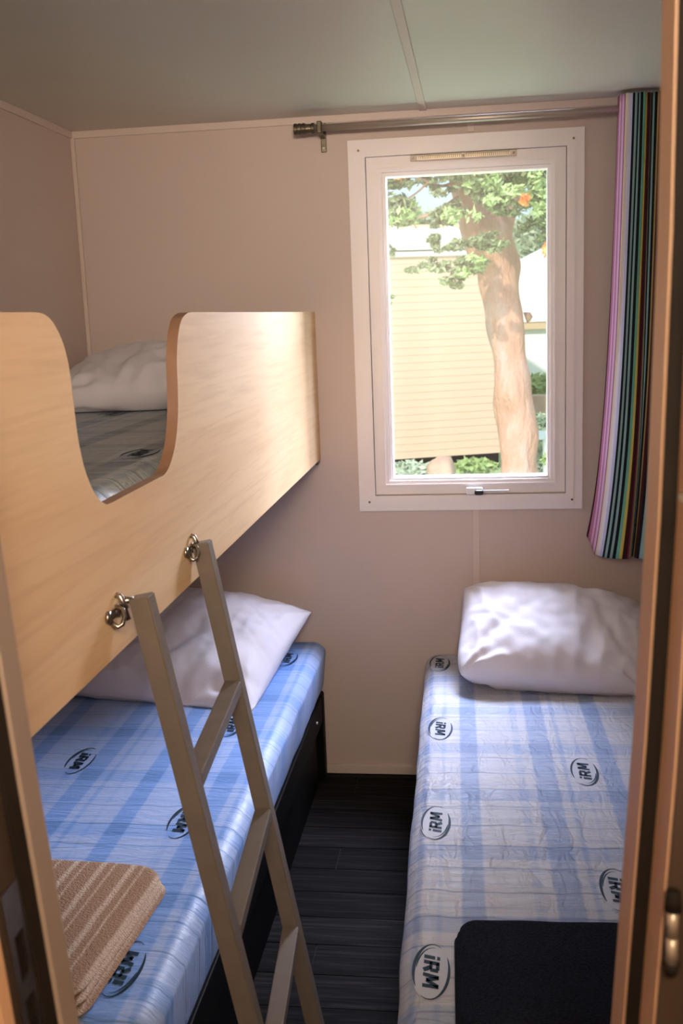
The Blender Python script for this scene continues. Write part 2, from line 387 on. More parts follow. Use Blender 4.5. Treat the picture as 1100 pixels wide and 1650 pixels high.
strip_mesh('seal', LJ, [(-.001, .7165), (-.011, .7165), (-.011, .706), (-.006, .706)], 'seal', door)
pl = strip_mesh('jamb', LJ, [(-.010, .7155), (-.010, .668), (-.08, .668), (-.08, .7155)], 'brown_frame', door)
strip_mesh('casing', LJ, [(-.010, .6675), (-.012, .655), (-.14, .650), (-.14, .6675)], 'frame_tan', door)
# strike plate
def ljx(z):
    for (z1, x1), (z0, x0) in zip(LJ, LJ[1:]):
        if z >= z0: return x0+(x1-x0)*(z-z0)/(z1-z0)
bm = bmesh.new()
zs = [.925, .94, .985, .995, 1.04, 1.05, 1.075]
def sp_box(y0, y1, z0, z1, t0=-.0095, t1=-.0075):
    vs = []
    for z in (z0, z1):
        x = ljx(z); vs += [bm.verts.new((x+t0, y0, z)), bm.verts.new((x+t1, y0, z)), bm.verts.new((x+t1, y1, z)), bm.verts.new((x+t0, y1, z))]
    bmesh.ops.recalc_face_normals(bm, faces=[bm.faces.new([vs[i] for i in q]) for q in ((0, 3, 2, 1), (4, 5, 6, 7), (0, 1, 5, 4), (1, 2, 6, 5), (2, 3, 7, 6), (3, 0, 4, 7))])
Z0, Z1 = .955, 1.125
sp_box(.676, .684, Z0, Z1); sp_box(.700, .708, Z0, Z1)
for a, b_ in ((Z0, .985), (1.030, 1.045), (1.085, Z1)): sp_box(.684, .700, a, b_)
plt = link_mesh('strike_plate', bm, 'steel', door); plt['label'] = 'steel strike plate with two slots'
bm = bmesh.new(); sp_box(.684, .700, .985, 1.030, -.0098, -.0096); sp_box(.684, .700, 1.045, 1.085, -.0098, -.0096); link_mesh('slot', bm, 'seal', plt)
# right side
strip_mesh('door_stop', RJ, [(0, .80), (0, .748), (.060, .748), (.060, .80)], 'frame_tan', door)
strip_mesh('seal', RJ, [(.0015, .7475), (.001, .741), (.012, .738), (.060, .738), (.060, .7475)], 'seal', door)
strip_mesh('jamb', RJ, [(.0105, .7375), (.0105, .690), (.060, .690), (.060, .7375)], 'frame_tan', door)
strip_mesh('casing', RJ, [(.012, .6895), (.012, .684), (.045, .684), (.045, .6895)], 'brown_frame', door)
strip_mesh('casing', RJ, [(.0335, .6835), (.0335, .640), (.14, .640), (.14, .6835)], 'frame_tan', door)
hx = .1330
bm = bmesh.new(); add_tube(bm, [(hx, .677, 1.0925), (hx, .677, 1.112)], .0042, 12); add_tube(bm, [(hx, .677, 1.113), (hx, .677, 1.133)], .0042, 12)
h_ = link_mesh('hinge', bm, 'brass', door, True); h_['label'] = 'small metal hinge on the frame'
bm = bmesh.new(); add_tube(bm, [(hx, .677, 1.134), (hx, .677, 1.148)], [.0062, .005], 12); add_tube(bm, [(hx, .677, 1.092), (hx, .677, 1.084)], [.006, .004], 12); link_mesh('pin', bm, 'seal', h_, True)
bm = bmesh.new(); add_tube(bm, [(.1335, .6835, 1.426), (.1335, .680, 1.426)], .003, 10); link_mesh('screw', bm, 'dark_metal', door)

# ------------------------------------------------------------ curtain rod and curtain
RY, RZ = 3.222, 2.110
rod = empty('curtain_rod', (-.45, D, RZ), label='brushed metal curtain rod above the window with a ridged end cap', cat='curtain rod')
def radd(o): o.parent = rod; o.matrix_parent_inverse = Matrix.Translation((.45, -D, -RZ)); return o
radd(tube('rod', [(-.49, RY, RZ), (.58, RY, RZ)], .0105, 'brushed'))
bm = bmesh.new(); prof = [(-.530, .014), (-.529, .0165), (-.521, .0165), (-.520, .0145), (-.517, .0145), (-.516, .0165), (-.509, .0165), (-.508, .0145), (-.505, .0145), (-.504, .0165), (-.496, .0165), (-.495, .014), (-.478, .013), (-.476, .0155), (-.468, .0155), (-.467, .011)]
add_tube(bm, [(x, RY, RZ) for x, _ in prof], [q for _, q in prof], 20)
radd(link_mesh('finial', bm, 'dark_metal'))
bm = bmesh.new(); add_box(bm, -.460, -.443, D-.006, D, 2.050, 2.138, .002); add_box(bm, -.458, -.445, RY+.01, D-.005, 2.090, 2.100, .001)
add_box(bm, -.459, -.444, RY-.016, RY+.016, 2.092, 2.128, .003)
bk = radd(link_mesh('bracket', bm, 'dark_metal'))
for zz in (2.062, 2.132): bm = bmesh.new(); add_tube(bm, [(-.4515, D-.006, zz), (-.4515, D-.009, zz)], .0035, 10); link_mesh('screw', bm, 'steel', bk)
# curtain: soft folds gathered beside the right wall, hanging in front of the rod
NV = 60
CT = smooth_curve([(.424, 3.232), (.427, 3.208), (.436, 3.190), (.452, 3.182), (.470, 3.184), (.486, 3.180), (.502, 3.190), (.511, 3.203), (.521, 3.190), (.538, 3.180), (.556, 3.184), (.575, 3.178), (.592, 3.190), (.608, 3.206)], 16)
CB = smooth_curve([(.350, 3.286), (.361, 3.262), (.368, 3.236), (.382, 3.205), (.400, 3.182), (.424, 3.170), (.450, 3.166), (.468, 3.176), (.479, 3.205), (.487, 3.178), (.505, 3.162), (.535, 3.158), (.570, 3.166), (.602, 3.196)], 16)
def curtain_pt(i, tz):
    k = .5*tz**1.2+.5*tz**5
    p = CT[i].lerp(CB[i], k); q = i/(len(CT)-1)
    z = 2.146-tz*(2.146-.785)+max(0, 1-q/.16)*.050*tz**3
    yy = p.y+.0035*math.sin(q*60+tz*1.5)*(1-tz)+.003*noise.noise(Vector((q*9, tz*3, 0)))
    return Vector((p.x+.004*noise.noise(Vector((q*4, tz*2.5, 4)))*tz, min(yy, D-.006), z))
NU = len(CT)-1
bm = bmesh.new(); uvl = bm.loops.layers.uv.new('UVMap'); grid = []; us = []
acc = 0; prev = None
for i in range(NU+1):
    p = curtain_pt(i, 1)
    if prev is not None: acc += math.hypot(p.x-prev.x, p.y-prev.y)
    prev = p; us.append(acc); grid.append([bm.verts.new(curtain_pt(i, j/NV)) for j in range(NV+1)])
for i in range(NU):
    for j in range(NV):
        fc = bm.faces.new((grid[i][j], grid[i+1][j], grid[i+1][j+1], grid[i][j+1]))
        for lp, (a, b_) in zip(fc.loops, ((i, j), (i+1, j), (i+1, j+1), (i, j+1))): lp[uvl].uv = (us[a]+.001, b_/NV)
cur = link_mesh('curtain', bm, 'curtain_stripes', None, True)
tag(cur, 'long curtain with black, teal, pink and yellow vertical stripes beside the window', 'curtain')
sm = cur.modifiers.new('thick', 'SOLIDIFY'); sm.thickness = .0015

# ------------------------------------------------------------ mattresses
def letter_quads():
    """bold slanted i R M, unit height, returned as polygons"""
    P = []
    def bar(x0, y0, x1, y1, w_): # stroke
        d = Vector((x1-x0, y1-y0)); n_ = Vector((-d.y, d.x)).normalized()*w_/2
        P.append([(x0-n_.x, y0-n_.y), (x1-n_.x, y1-n_.y), (x1+n_.x, y1+n_.y), (x0+n_.x, y0+n_.y)])
    bar(.14, 0, .14, .70, .24); bar(.14, .82, .14, 1.02, .24)          # i
    bar(.50, 0, .50, 1.0, .24); bar(.45, .89, .92, .89, .22); bar(.45, .46, .92, .46, .20)  # R
    bar(.98, .42, .98, .93, .24); bar(.78, .46, 1.06, 0, .26)
    bar(1.34, 0, 1.40, 1.0, .23); bar(1.42, .98, 1.68, .22, .24); bar(1.68, .22, 1.98, .98, .24); bar(2.0, 1.0, 2.06, 0, .23)   # M
    return [[(x+.18*y, y) for x, y in q] for q in P]
LET = letter_quads()
def logo(parent, x, y, z, rot, L=.150, Wd=.061, ground=True):
    """printed mark; rot = direction of reading"""
    bm = bmesh.new(); c_, s_ = math.cos(rot), math.sin(rot)
    def tr_(px, py, pz): return (px*c_-py*s_, px*s_+py*c_, pz)
    N = 40
    if ground: bm.faces.new([bm.verts.new(tr_(L*.52*math.cos(a), Wd*.54*math.sin(a), .0004)) for a in [k*2*math.pi/N for k in range(N)]]).material_index = 1
    hgt = Wd*.45; wid = L*.62
    for q in LET:
        vs = [bm.verts.new(tr_((px/2.24-.5)*wid, (py-.5)*hgt, .0010)) for px, py in q]
        bm.faces.new(vs)
    for a0, a1, wmax in ((R(150), R(305), .0062), (R(-30), R(120), .0050), (R(170), R(262), .0030)):
        K = 26; inn, outr = [], []
        for k in range(K+1):
            f_ = k/K; a = a0+(a1-a0)*f_; th = wmax*math.sin(math.pi*f_)**.7*.5+.0004
            g_ = .43 if wmax < .004 else .50; ex, ey = L*g_*math.cos(a), Wd*g_*math.sin(a); nx, ny = math.cos(a)*.6, math.sin(a)
            inn.append(bm.verts.new(tr_(ex-nx*th, ey-ny*th, .0008))); outr.append(bm.verts.new(tr_(ex+nx*th, ey+ny*th, .0008)))
        for k in range(K): bm.faces.new((inn[k], inn[k+1], outr[k+1], outr[k]))
    bmesh.ops.recalc_face_normals(bm, faces=bm.faces[:])
    for f_ in bm.faces:
        if f_.normal.z < 0: f_.normal_flip()
    o = link_mesh('logo', bm, ['ink', 'logo_ground'], parent)
    o.location = (x, y, z); o['label'] = 'printed dark blue oval mark reading iRM'
    return o
def mattress(name, L, W_, T, mt, seed, rad=.035, crown=.004):
    """rounded box, origin at centre of its top face"""
    nx, ny, nz = 40, 100, 8; bm = bmesh.new()
    add_box(bm, -W_/2, W_/2, -L/2, L/2, -T, 0)
    bmesh.ops.bevel(bm, geom=[e for e in bm.edges], offset=rad, segments=5, affect='EDGES', profile=.5)
    # long edges cut across so the side can wave
    for k in range(1, 70):
        yy = -L/2+rad+(L-2*rad)*k/70
        bmesh.ops.bisect_plane(bm, geom=bm.verts[:]+bm.edges[:]+bm.faces[:], plane_co=(0, yy, 0), plane_no=(0, 1, 0))
    for k in range(1, 16):
        xx = -W_/2+rad+(W_-2*rad)*k/16
        bmesh.ops.bisect_plane(bm, geom=bm.verts[:]+bm.edges[:]+bm.faces[:], plane_co=(xx, 0, 0), plane_no=(1, 0, 0))
    for v_ in bm.verts:
        e = max(0, 1-min(1, (W_/2-abs(v_.co.x))/.05)); q = v_.co.copy()
        n1 = noise.noise(Vector((q.x*3, q.y*2.2+seed, q.z*8))); n2 = noise.noise(Vector((q.x*9, q.y*9+seed, q.z*20)))
        v_.co.x += (1 if q.x > 0 else -1)*e*(.004*n1+.003*n2)
        if q.z < -.02: v_.co.x += (1 if q.x > 0 else -1)*e*.006*math.sin((q.z+T/2)*20)
    return link_mesh(name, bm, mt, None, True)
LT = .482
lm = mattress('mattress', 1.955, .722, .175, 'cover_blue', 3); lm.location = (-.872, 2.3175, LT)
tag(lm, 'blue plaid plastic-covered mattress on the lower bed left of the ladder', 'mattress')
RT = .442
rm = mattress('mattress', 1.90, .745, .175, 'cover_pale', 9); rm.location = (.222, 2.345, RT); rm.rotation_euler.z = R(1.05)
tag(rm, 'pale blue plaid plastic-covered mattress on the right bed under the window', 'mattress')
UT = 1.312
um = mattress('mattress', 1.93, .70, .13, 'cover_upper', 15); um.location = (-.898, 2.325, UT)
tag(um, 'grey plaid mattress on the upper bunk seen through the cut-out', 'mattress')
def put_logo(mo, wx, wy, rot, **k):
    p = Matrix.Rotation(-mo.rotation_euler.z, 3, 'Z') @ (Vector((wx, wy, 0))-Vector((mo.location.x, mo.location.y, 0)))
    return logo(mo, p.x, p.y, .0003, rot-mo.rotation_euler.z, ground=mo is rm, **k)
UP, DN = math.pi/2, -math.pi/2
for x, y, a in ((-.122, 3.17, UP), (-.103, 2.641, DN), (.253, 2.388, UP), (-.097, 2.113, UP), (.262, 1.864, DN), (-.086, 1.587, DN), (.50, 2.70, DN)): put_logo(rm, x, y, a)
for x, y, a in ((-.989, 2.308, DN), (-.640, 2.012, DN), (-.657, 2.546, UP), (-.605, 3.095, UP), (-.600, 1.50, UP), (-1.0, 1.56, DN)): put_logo(lm, x, y, a)
for x, y, a in ((-.622, 1.850, UP), (-.98, 2.70, UP), (-.95, 2.05, DN)): put_logo(um, x, y, a)
# ------------------------------------------------------------ bed frames
def bed(name, x0, x1, y0, y1, ztop, label):
    t_ = empty(name, ((x0+x1)/2, (y0+y1)/2, 0), label=label, cat='bed'); inv = Matrix.Translation((-(x0+x1)/2, -(y0+y1)/2, 0))
    def p(o): o.parent = t_; o.matrix_parent_inverse = inv; return o
    for xa in (x0, x1-.035): p(box('side_rail', xa, xa+.035, y0+.06, y1-.06, ztop-.09, ztop, 'black_frame', bev=.003))
    for ya in (y0, y1-.05): p(box('end_rail', x0+.06, x1-.06, ya+.008, ya+.042, ztop-.09, ztop, 'black_frame', bev=.003))
    for k in range(11):
        ys = y0+.12+k*(y1-y0-.30)/10; p(box('slat', x0+.036, x1-.036, ys, ys+.07, ztop-.03, ztop-.012, 'black_frame'))
    for xa in (x0, x1-.06):
        for ya in (y0, y1-.05): p(box('leg', xa, xa+.06, ya, ya+.05, 0, ztop-.001, 'black_frame', bev=.008))
    return p
pbed = bed('bed_frame', -1.235, -.520, 1.36, 3.285, LT-.176, 'black bed frame under the left mattress beneath the bunk')
bm = bmesh.new(); add_tube(bm, [(-.520, 3.10, .262), (-.5165, 3.10, .262)], .0045, 10); pbed(link_mesh('screw', bm, 'plastic_white'))
bm = bmesh.new(); add_box(bm, -.66, -.540, 1.45, 3.20, .0, .215); 
pbed(link_mesh('underbed_dark', bm, 'black_frame'))  # black block put in for the darkness under the bed
bed('bed_frame', -.11, .585, 1.42, 3.275, RT-.176, 'black bed frame under the right mattress below the window')

# ------------------------------------------------------------ bunk with cut-out guard panel
bunk = empty('bunk_bed', (-.5, 2.1, 1.095), label='upper bunk with a light wooden guard board that has a curved cut-out', cat='bunk bed')
binv = Matrix.Translation((.5, -2.1, -1.095))
def bu(o): o.parent = bunk; o.matrix_parent_inverse = binv; return o
XP = -.501; TP = .019; PB, PT = 1.096, 1.568
# outline (y, z) of the cut-out, near side to far side
cut = smooth_curve([(1.150, 1.568), (1.178, 1.566), (1.205, 1.555), (1.229, 1.530), (1.241, 1.500), (1.246, 1.455), (1.250, 1.415), (1.264, 1.370), (1.292, 1.332), (1.325, 1.312), (1.352, 1.3085), (1.40, 1.3085), (1.56, 1.3085), (1.605, 1.3095), (1.640, 1.322), (1.675, 1.350), (1.700, 1.392), (1.711, 1.440), (1.717, 1.490), (1.735, 1.530), (1.762, 1.555), (1.800, 1.566), (1.835, 1.568)], 6)
outline = [(.93, PB), (.93, PT)]+[(p.x, p.y) for p in cut]+[(D, PT), (D, PB)]
bm = bmesh.new()
top = [(.93, PT)]+[(p.x, p.y) for p in cut]+[(D, PT)]
fa = [(bm.verts.new((XP, a, PB)), bm.verts.new((XP, a, b_))) for a, b_ in top]; fb = [(bm.verts.new((XP-TP, a, PB)), bm.verts.new((XP-TP, a, b_))) for a, b_ in top]
for k in range(len(top)-1):
    bm.faces.new((fa[k][0], fa[k+1][0], fa[k+1][1], fa[k][1])); bm.faces.new((fb[k][0], fb[k][1], fb[k+1][1], fb[k+1][0]))
    for t_ in (0, 1): bm.faces.new((fa[k][t_], fb[k][t_], fb[k+1][t_], fa[k+1][t_])).material_index = 1
for k in (0, -1): bm.faces.new((fa[k][0], fb[k][0], fb[k][1], fa[k][1])).material_index = 1
bmesh.ops.recalc_face_normals(bm, faces=bm.faces[:])
gp = bu(link_mesh('guard_panel', bm, ['panel_wood', 'edge_band'])); gp['label'] = 'pale wooden board with a deep rounded cut-out and brown edge'
bu(box('base_board', XL+.004, XP-TP, .95, D, 1.150, 1.179, 'panel_wood'))
bu(box('end_panel', XL+.004, XP-TP, .93, .949, PB, PT, 'panel_wood'))
o = bu(box('bracket', XP-.03, XP-.003, D-.045, D-.001, PB-.014, PB-.0005, 'dark_metal', bev=.002)); o['label'] = 'small dark bracket under the far end'
for yy in (1.345, 1.735):
    # plate with an eye on the board that takes the ladder hook
    bm = bmesh.new(); add_tube(bm, [(XP, yy-.045, 1.158), (XP+.005, yy-.045, 1.158)], .009, 16); add_tube(bm, [(XP, yy-.010, 1.158), (XP+.005, yy-.010, 1.158)], .009, 16)
    add_box(bm, XP, XP+.0035, yy-.046, yy-.008, 1.151, 1.165, .001)
    hp = bu(link_mesh('hook_plate', bm, 'steel', None, True)); hp['label'] = 'chromed hook plate where the ladder hangs'
    bm = bmesh.new()
    add_tube(bm, [(XP+.004, yy-.040, 1.150), (XP+.012, yy-.040, 1.143), (XP+.018, yy-.037, 1.146), (XP+.020, yy-.032, 1.155), (XP+.016, yy-.026, 1.164), (XP+.006, yy-.022, 1.166)], .0035, 8)
    add_tube(bm, [(XP+.001, yy-.008, 1.180), (XP+.007, yy-.008, 1.178), (XP+.010, yy-.008, 1.170), (XP+.014, yy-.006, 1.160)], .0045, 8)
    link_mesh('eye', bm, 'steel', hp, True)

# ------------------------------------------------------------ ladder
lad = empty('ladder', (-.25, 1.55, 0), label='beige painted metal ladder hooked on the wooden guard board', cat='ladder')
linv = Matrix.Translation((.25, -1.55, 0))
def la(o): o.parent = lad; o.matrix_parent_inverse = linv; return o
SW = .030
nt_, nb_ = Vector((-.472, 1.362, 1.172)), Vector((-.260, 1.362, 0.0))
ft_, fb_ = Vector((-.483, 1.735, 1.167)), Vector((-.283, 1.735, 0.0))
for a, b_, ys in ((nt_, nb_, 1), (ft_, fb_, 1)):
    bm = bmesh.new(); add_bar(bm, a, b_, (1, 0, 0), SW, SW*.95); la(link_mesh('stile', bm, 'ladder_paint'))
    bm = bmesh.new(); d = (b_-a).normalized(); bx0 = a+d*.010
    add_tube(bm, [bx0+Vector((-.012, -.004, .004)), bx0+Vector((-.024, -.008, .006)), bx0+Vector((-.026, -.012, -.002)), bx0+Vector((-.020, -.014, -.022))], .0055, 10)
    h_ = la(link_mesh('hook', bm, 'steel', None, True)); h_['label'] = 'chromed hook at the ladder top'
    bm = bmesh.new(); add_bar(bm, b_+Vector((0, 0, .0)), b_+d*-.02, (1, 0, 0), SW+.004, SW+.002); la(link_mesh('foot_cap', bm, 'black_plastic')).location.z += .002
def on(a, b_, z): s = (a.z-z)/(a.z-b_.z); return a+(b_-a)*s
for zn, zf in ((.885, .903), (.640, .655), (.400, .419), (.16, .18)):
    p, q = on(nt_, nb_, zn), on(ft_, fb_, zf); p = p+Vector((0, SW*.475, 0)); q = q-Vector((0, SW*.475, 0))
    bm = bmesh.new(); add_bar(bm, p, q, (1, 0, 0), .030, .024); la(link_mesh('rung', bm, 'ladder_paint'))

# ------------------------------------------------------------ pillows
def pillow(W_, L, T, seed, loc, rot, label, rnd=1.0, dome=.0, sag=.0, creases=()):
    """local: x width, y length, z thickness"""
    NX, NY = 90, 76; bm = bmesh.new()
    def P(a, b_, side):
        # a, b in -1..1
        pinch = 1-.055*(1-b_*b_)**1.0*abs(a)**3 if True else 1
        ax = a*(1-.07*(1-abs(b_)**2.2)*abs(a)**2); by = b_*(1-.08*(1-abs(a)**2.2)*abs(b_)**2)+dome*(1-a*a)*max(0, b_)**2
        rc = 1-.10*(abs(a*b_))**3*(rnd if b_ < 0 else rnd*.45); ax *= rc; by *= rc
        th = (max(0, 1-abs(a)**2.6)*max(0, 1-abs(b_)**2.6))**.52
        th *= 1-sag*(1-abs(a))**2*.5
        q = Vector((ax*W_/2, by*L/2, 0))
        wr = noise.noise(Vector((q.x*7+seed, q.y*7, side*3)))*.016+abs(noise.noise(Vector((q.x*16+seed, q.y*5.5, side))))*-.016+noise.noise(Vector((q.x*30, q.y*26+seed, side)))*.0045-.004*max(0, 1-abs(noise.noise(Vector((q.x*5+q.y*6+seed*2, q.y*3, side+7))))*9)
        # gathers radiating from the corners
        edge = max(abs(a), abs(b_)); ang = math.atan2(1.02-abs(b_), 1.02-abs(a))
        wr += .006*math.sin(ang*13+seed)*max(0, min(1, (abs(a)+abs(b_)-1.0)))*4*th
        z = side*T/2*th+wr*min(1, th*1.6)
        for cx, cy, dx, dy, dep, wd in creases:
            d_ = Vector((a-cx, b_-cy)); t2 = d_.x*dx+d_.y*dy; n2 = -d_.x*dy+d_.y*dx
            if side > 0: z -= dep*math.exp(-(n2/wd)**2)*math.exp(-(t2/.45)**2)
        return q+Vector((0, 0, z))
    top = [[None]*(NY+1) for _ in range(NX+1)]; bot = [[None]*(NY+1) for _ in range(NX+1)]
    for i in range(NX+1):
        for j in range(NY+1):
            a = math.sin((i/NX-.5)*math.pi)*.35+(i/NX*2-1)*.65; b_ = math.sin((j/NY-.5)*math.pi)*.35+(j/NY*2-1)*.65
            top[i][j] = bm.verts.new(P(a, b_, 1))
            bot[i][j] = top[i][j] if i in (0, NX) or j in (0, NY) else bm.verts.new(P(a, b_, -1))
    for i in range(NX):
        for j in range(NY):
            bm.faces.new((top[i][j], top[i+1][j], top[i+1][j+1], top[i][j+1]))
            q = (bot[i][j], bot[i][j+1], bot[i+1][j+1], bot[i+1][j])
            if len(set(q)) > 2:
                try: bm.faces.new(q)
                except ValueError: pass
    # keep it resting on the mattress / off the wall
    Mx = Matrix.Translation(loc) @ Matrix.Rotation(rot[2], 4, 'Z') @ Matrix.Rotation(rot[1], 4, 'Y') @ Matrix.Rotation(rot[0], 4, 'X')
    inv = Mx.inverted(); zmin = rot[3]; wl = rot[4]; 
    for v_ in bm.verts:
        p = Mx @ v_.co; 
        if p.z < zmin+.002: p.z = zmin+.002+.15*max(0, 0)*0
        if p.y > D-.008: p.y = D-.008
        if wl is not None and p.x < wl: p.x = wl
        if p.x > XR-.01: p.x = XR-.01
        v_.co = inv @ p
    o = link_mesh('pillow', bm, 'pillow_cotton', None, True); o.matrix_world = Mx
    tag(o, label, 'pillow')
    return o
pillow(.60, .43, .21, 2.0, (.225, 3.070, .556), (R(25), R(5), R(-2), RT, None), 'plump white pillow against the wall on the right mattress', rnd=1.3, dome=.20, creases=((-.55, -.2, .5, .85, .012, .08), (.35, -.3, .15, 1, .014, .10), (.62, -.2, -.25, 1, .014, .08)))
pillow(.62, .60, .21, 11.0, (-.880, 2.955, .560), (R(14), R(5), R(-7), LT, XL+.008), 'white pillow on the lower left mattress under the bunk', rnd=.3, dome=.12, creases=((-.05, -.35, .35, .93, .028, .10), (.45, -.85, .9, .5, .024, .10), (.15, -.9, .2, 1, .03, .12)))
pillow(.58, .48, .17, 5.0, (-.93, 2.96, 1.40), (R(12), R(-3), R(5), UT, XL+.008), 'white pillow on the upper bunk seen through the cut-out', creases=((.25, 0, .3, .95, .02, .1),))

# ------------------------------------------------------------ folded towels
def folded(name, W_, L, T, layers, mt, loc, rz, label, cat, rad=.03, seed=0, lay_side='x'):
    """stack of folded layers; each layer is a thick soft slab joined at the fold"""
    root = empty(name, loc, rz, label=label, cat=cat)
    lt = T/layers
    for k in range(layers):
        bm = bmesh.new(); NX, NY = 36, 36
        sh = .004*math.sin(k*2.3+seed); vsT = {}; vsB = {}
        hw, hl = W_/2-.002*k, L/2-.003*k
        def q(a, b_):
            # superellipse rounded corners
            x = a*hw; y_ = b_*hl; cx = hw-rad; cy = hl-rad
            if abs(x) > cx and abs(y_) > cy:
                dx, dy = abs(x)-cx, abs(y_)-cy; m_ = max(dx, dy)/rad; L_ = math.hypot(dx, dy)
                if L_ > 0: s_ = m_*rad/L_; dx, dy = dx*s_, dy*s_
                x = math.copysign(cx+dx, x); y_ = math.copysign(cy+dy, y_)
            return x+sh, y_
        for i in range(NX+1):
            for j in range(NY+1):
                a = math.sin((i/NX-.5)*math.pi); b_ = math.sin((j/NY-.5)*math.pi)
                x, y_ = q(a, b_); e = max(abs(a), abs(b_)); th = lt*.5*(1-max(0, (e-.93)/.07)**2.2)
                wv = .0035*noise.noise(Vector((x*9+seed, y_*9, k*.3)))*(k+1)/layers
                c_ = lt*(k+.5)
                vsT[i, j] = bm.verts.new((x, y_, c_+th+wv+.0004)); 
                vsB[i, j] = vsT[i, j] if i in (0, NX) or j in (0, NY) else bm.verts.new((x, y_, c_-th+(wv if k else 0)))
        for i in range(NX):
            for j in range(NY):
                bm.faces.new((vsT[i, j], vsT[i+1, j], vsT[i+1, j+1], vsT[i, j+1]))
                try: bm.faces.new((vsB[i, j], vsB[i, j+1], vsB[i+1, j+1], vsB[i+1, j]))
                except ValueError: pass
        link_mesh('fold', bm, mt, root, True)
    return root
folded('towel', .42, .42, .045, 3, 'terry_tan', (-.815, 1.565, LT+.001), R(-4), 'tan striped terry towel folded on the lower left mattress', 'towel', .055, 1)
folded('towel', .34, .30, .040, 3, 'terry_navy', (.128, 1.548, RT+.001), R(1.5), 'dark navy towel folded on the right mattress beside the door frame', 'towel', .034, 4)

# ------------------------------------------------------------ outside
def at(px, py, y):
    d = f*1656.5+r2*(px-550)-u2*(py-825); d = d/d.y*y; return Vector((d.x, d.y, d.z+H))
GZ = -.55
bm = bmesh.new(); NXg, NYg = 40, 60; gg = {}
for i in range(NXg+1):
    for j in range(NYg+1):
        x = -16+32*i/NXg; y = 3.6+44*(j/NYg)**1.5
        z = GZ+.028*max(0, y-4)+.05*noise.noise(Vector((x*.7, y*.7, 0)))
        if y > 13: z += .02*(y-13)
        gg[i, j] = bm.verts.new((x, y, z))
for i in range(NXg):
    for j in range(NYg): bm.faces.new((gg[i, j], gg[i+1, j], gg[i+1, j+1], gg[i, j+1]))
gr = struct(link_mesh('ground', bm, 'grass', None, True))
# neighbouring cream home
A = at(625, 741, 12.0); B = at(803, 731, 12.45); ang = math.atan2(B.y-A.y, B.x-A.x)
home = empty('mobile_home', (A.x-3.0, A.y-3.0*math.tan(ang), A.z), ang, label='cream sided neighbouring home with a white tiled roof behind the tree', cat='house')
HW, HH = 4.62, 2.33; nb = 27; bh = HH/nb
box('wall', 0, HW, .02, 3.0, 0, HH, 'siding_cream', home)
bm = bmesh.new(); add_box(bm, 0, HW, -.004, .02, .0, bh); 
vv = [v_ for v_ in bm.verts if v_.co.y < 0 and v_.co.z < bh/2]
for v_ in vv: v_.co.y -= .0045
b0 = link_mesh('siding_board', bm, 'siding_cream', home)
for k in range(1, nb):
    o = bpy.data.objects.new('siding_board', b0.data); C.objects.link(o); o.parent = home; o.location.z = k*bh
box('shadow_gap', .05, HW-.05, .05, 2.9, -.35, .0, 'seal', home)  # near-black colour stands in for the shadow gap under the home
box('fascia', -.1, HW+.1, -.04, .0, HH-.01, HH+.055, 'roof_white', home, .01)
# tiled roof
bm = bmesh.new(); vs = [bm.verts.new(p) for p in ((-.1, -.04, HH+.05), (HW+.1, -.04, HH+.05), (HW+.1, 1.5, HH+.40), (-.1, 1.5, HH+.40), (HW+.1, 3.1, HH+.05), (-.1, 3.1, HH+.05))]
bm.faces.new((vs[0], vs[1], vs[2], vs[3])); bm.faces.new((vs[3], vs[2], vs[4], vs[5])); bm.faces.new((vs[0], vs[3], vs[5])); bm.faces.new((vs[1], vs[4], vs[2])); bm.faces.new((vs[0], vs[5], vs[4], vs[1]))
bmesh.ops.recalc_face_normals(bm, faces=bm.faces[:]); roof = link_mesh('roof', bm, 'roof_white', home)
def halftube(rad, L, n=7):
    bm = bmesh.new(); a_ = []
    for s_ in (0, 1): a_.append([bm.verts.new((rad*math.cos(math.pi*k/n), s_*L, rad*.6*math.sin(math.pi*k/n))) for k in range(n+1)])
    for k in range(n): bm.faces.new((a_[0][k], a_[1][k], a_[1][k+1], a_[0][k+1]))
    bm.faces.new(a_[0]); bm.faces.new(a_[1][::-1]); return bm
t0 = None
rows = 4; slope = math.atan2(.35, 1.6)
for rr in range(rows):
    for k in range(26):
        loc = (-.02+k*.178, -.06+rr*.39, HH+.052+rr*.0875+.012)
        if t0 is None:
            t0 = link_mesh('roof_tile', halftube(.088, .42), 'roof_white', roof); o = t0
        else:
            o = bpy.data.objects.new('roof_tile', t0.data); C.objects.link(o); o.parent = roof
        o.location = loc; o.rotation_euler = (slope, 0, 0)
r0 = None
for k in range(20):
    if r0 is None:
        bm = halftube(.11, .21); bmesh.ops.rotate(bm, verts=bm.verts[:], matrix=Matrix.Rotation(-math.pi/2, 3, 'Z')); r0 = link_mesh('ridge_tile', bm, 'band_tan', roof); o = r0
    else: o = bpy.data.objects.new('ridge_tile', r0.data); C.objects.link(o); o.parent = roof
    o.location = (.0+k*.235, 1.5, HH+.41)
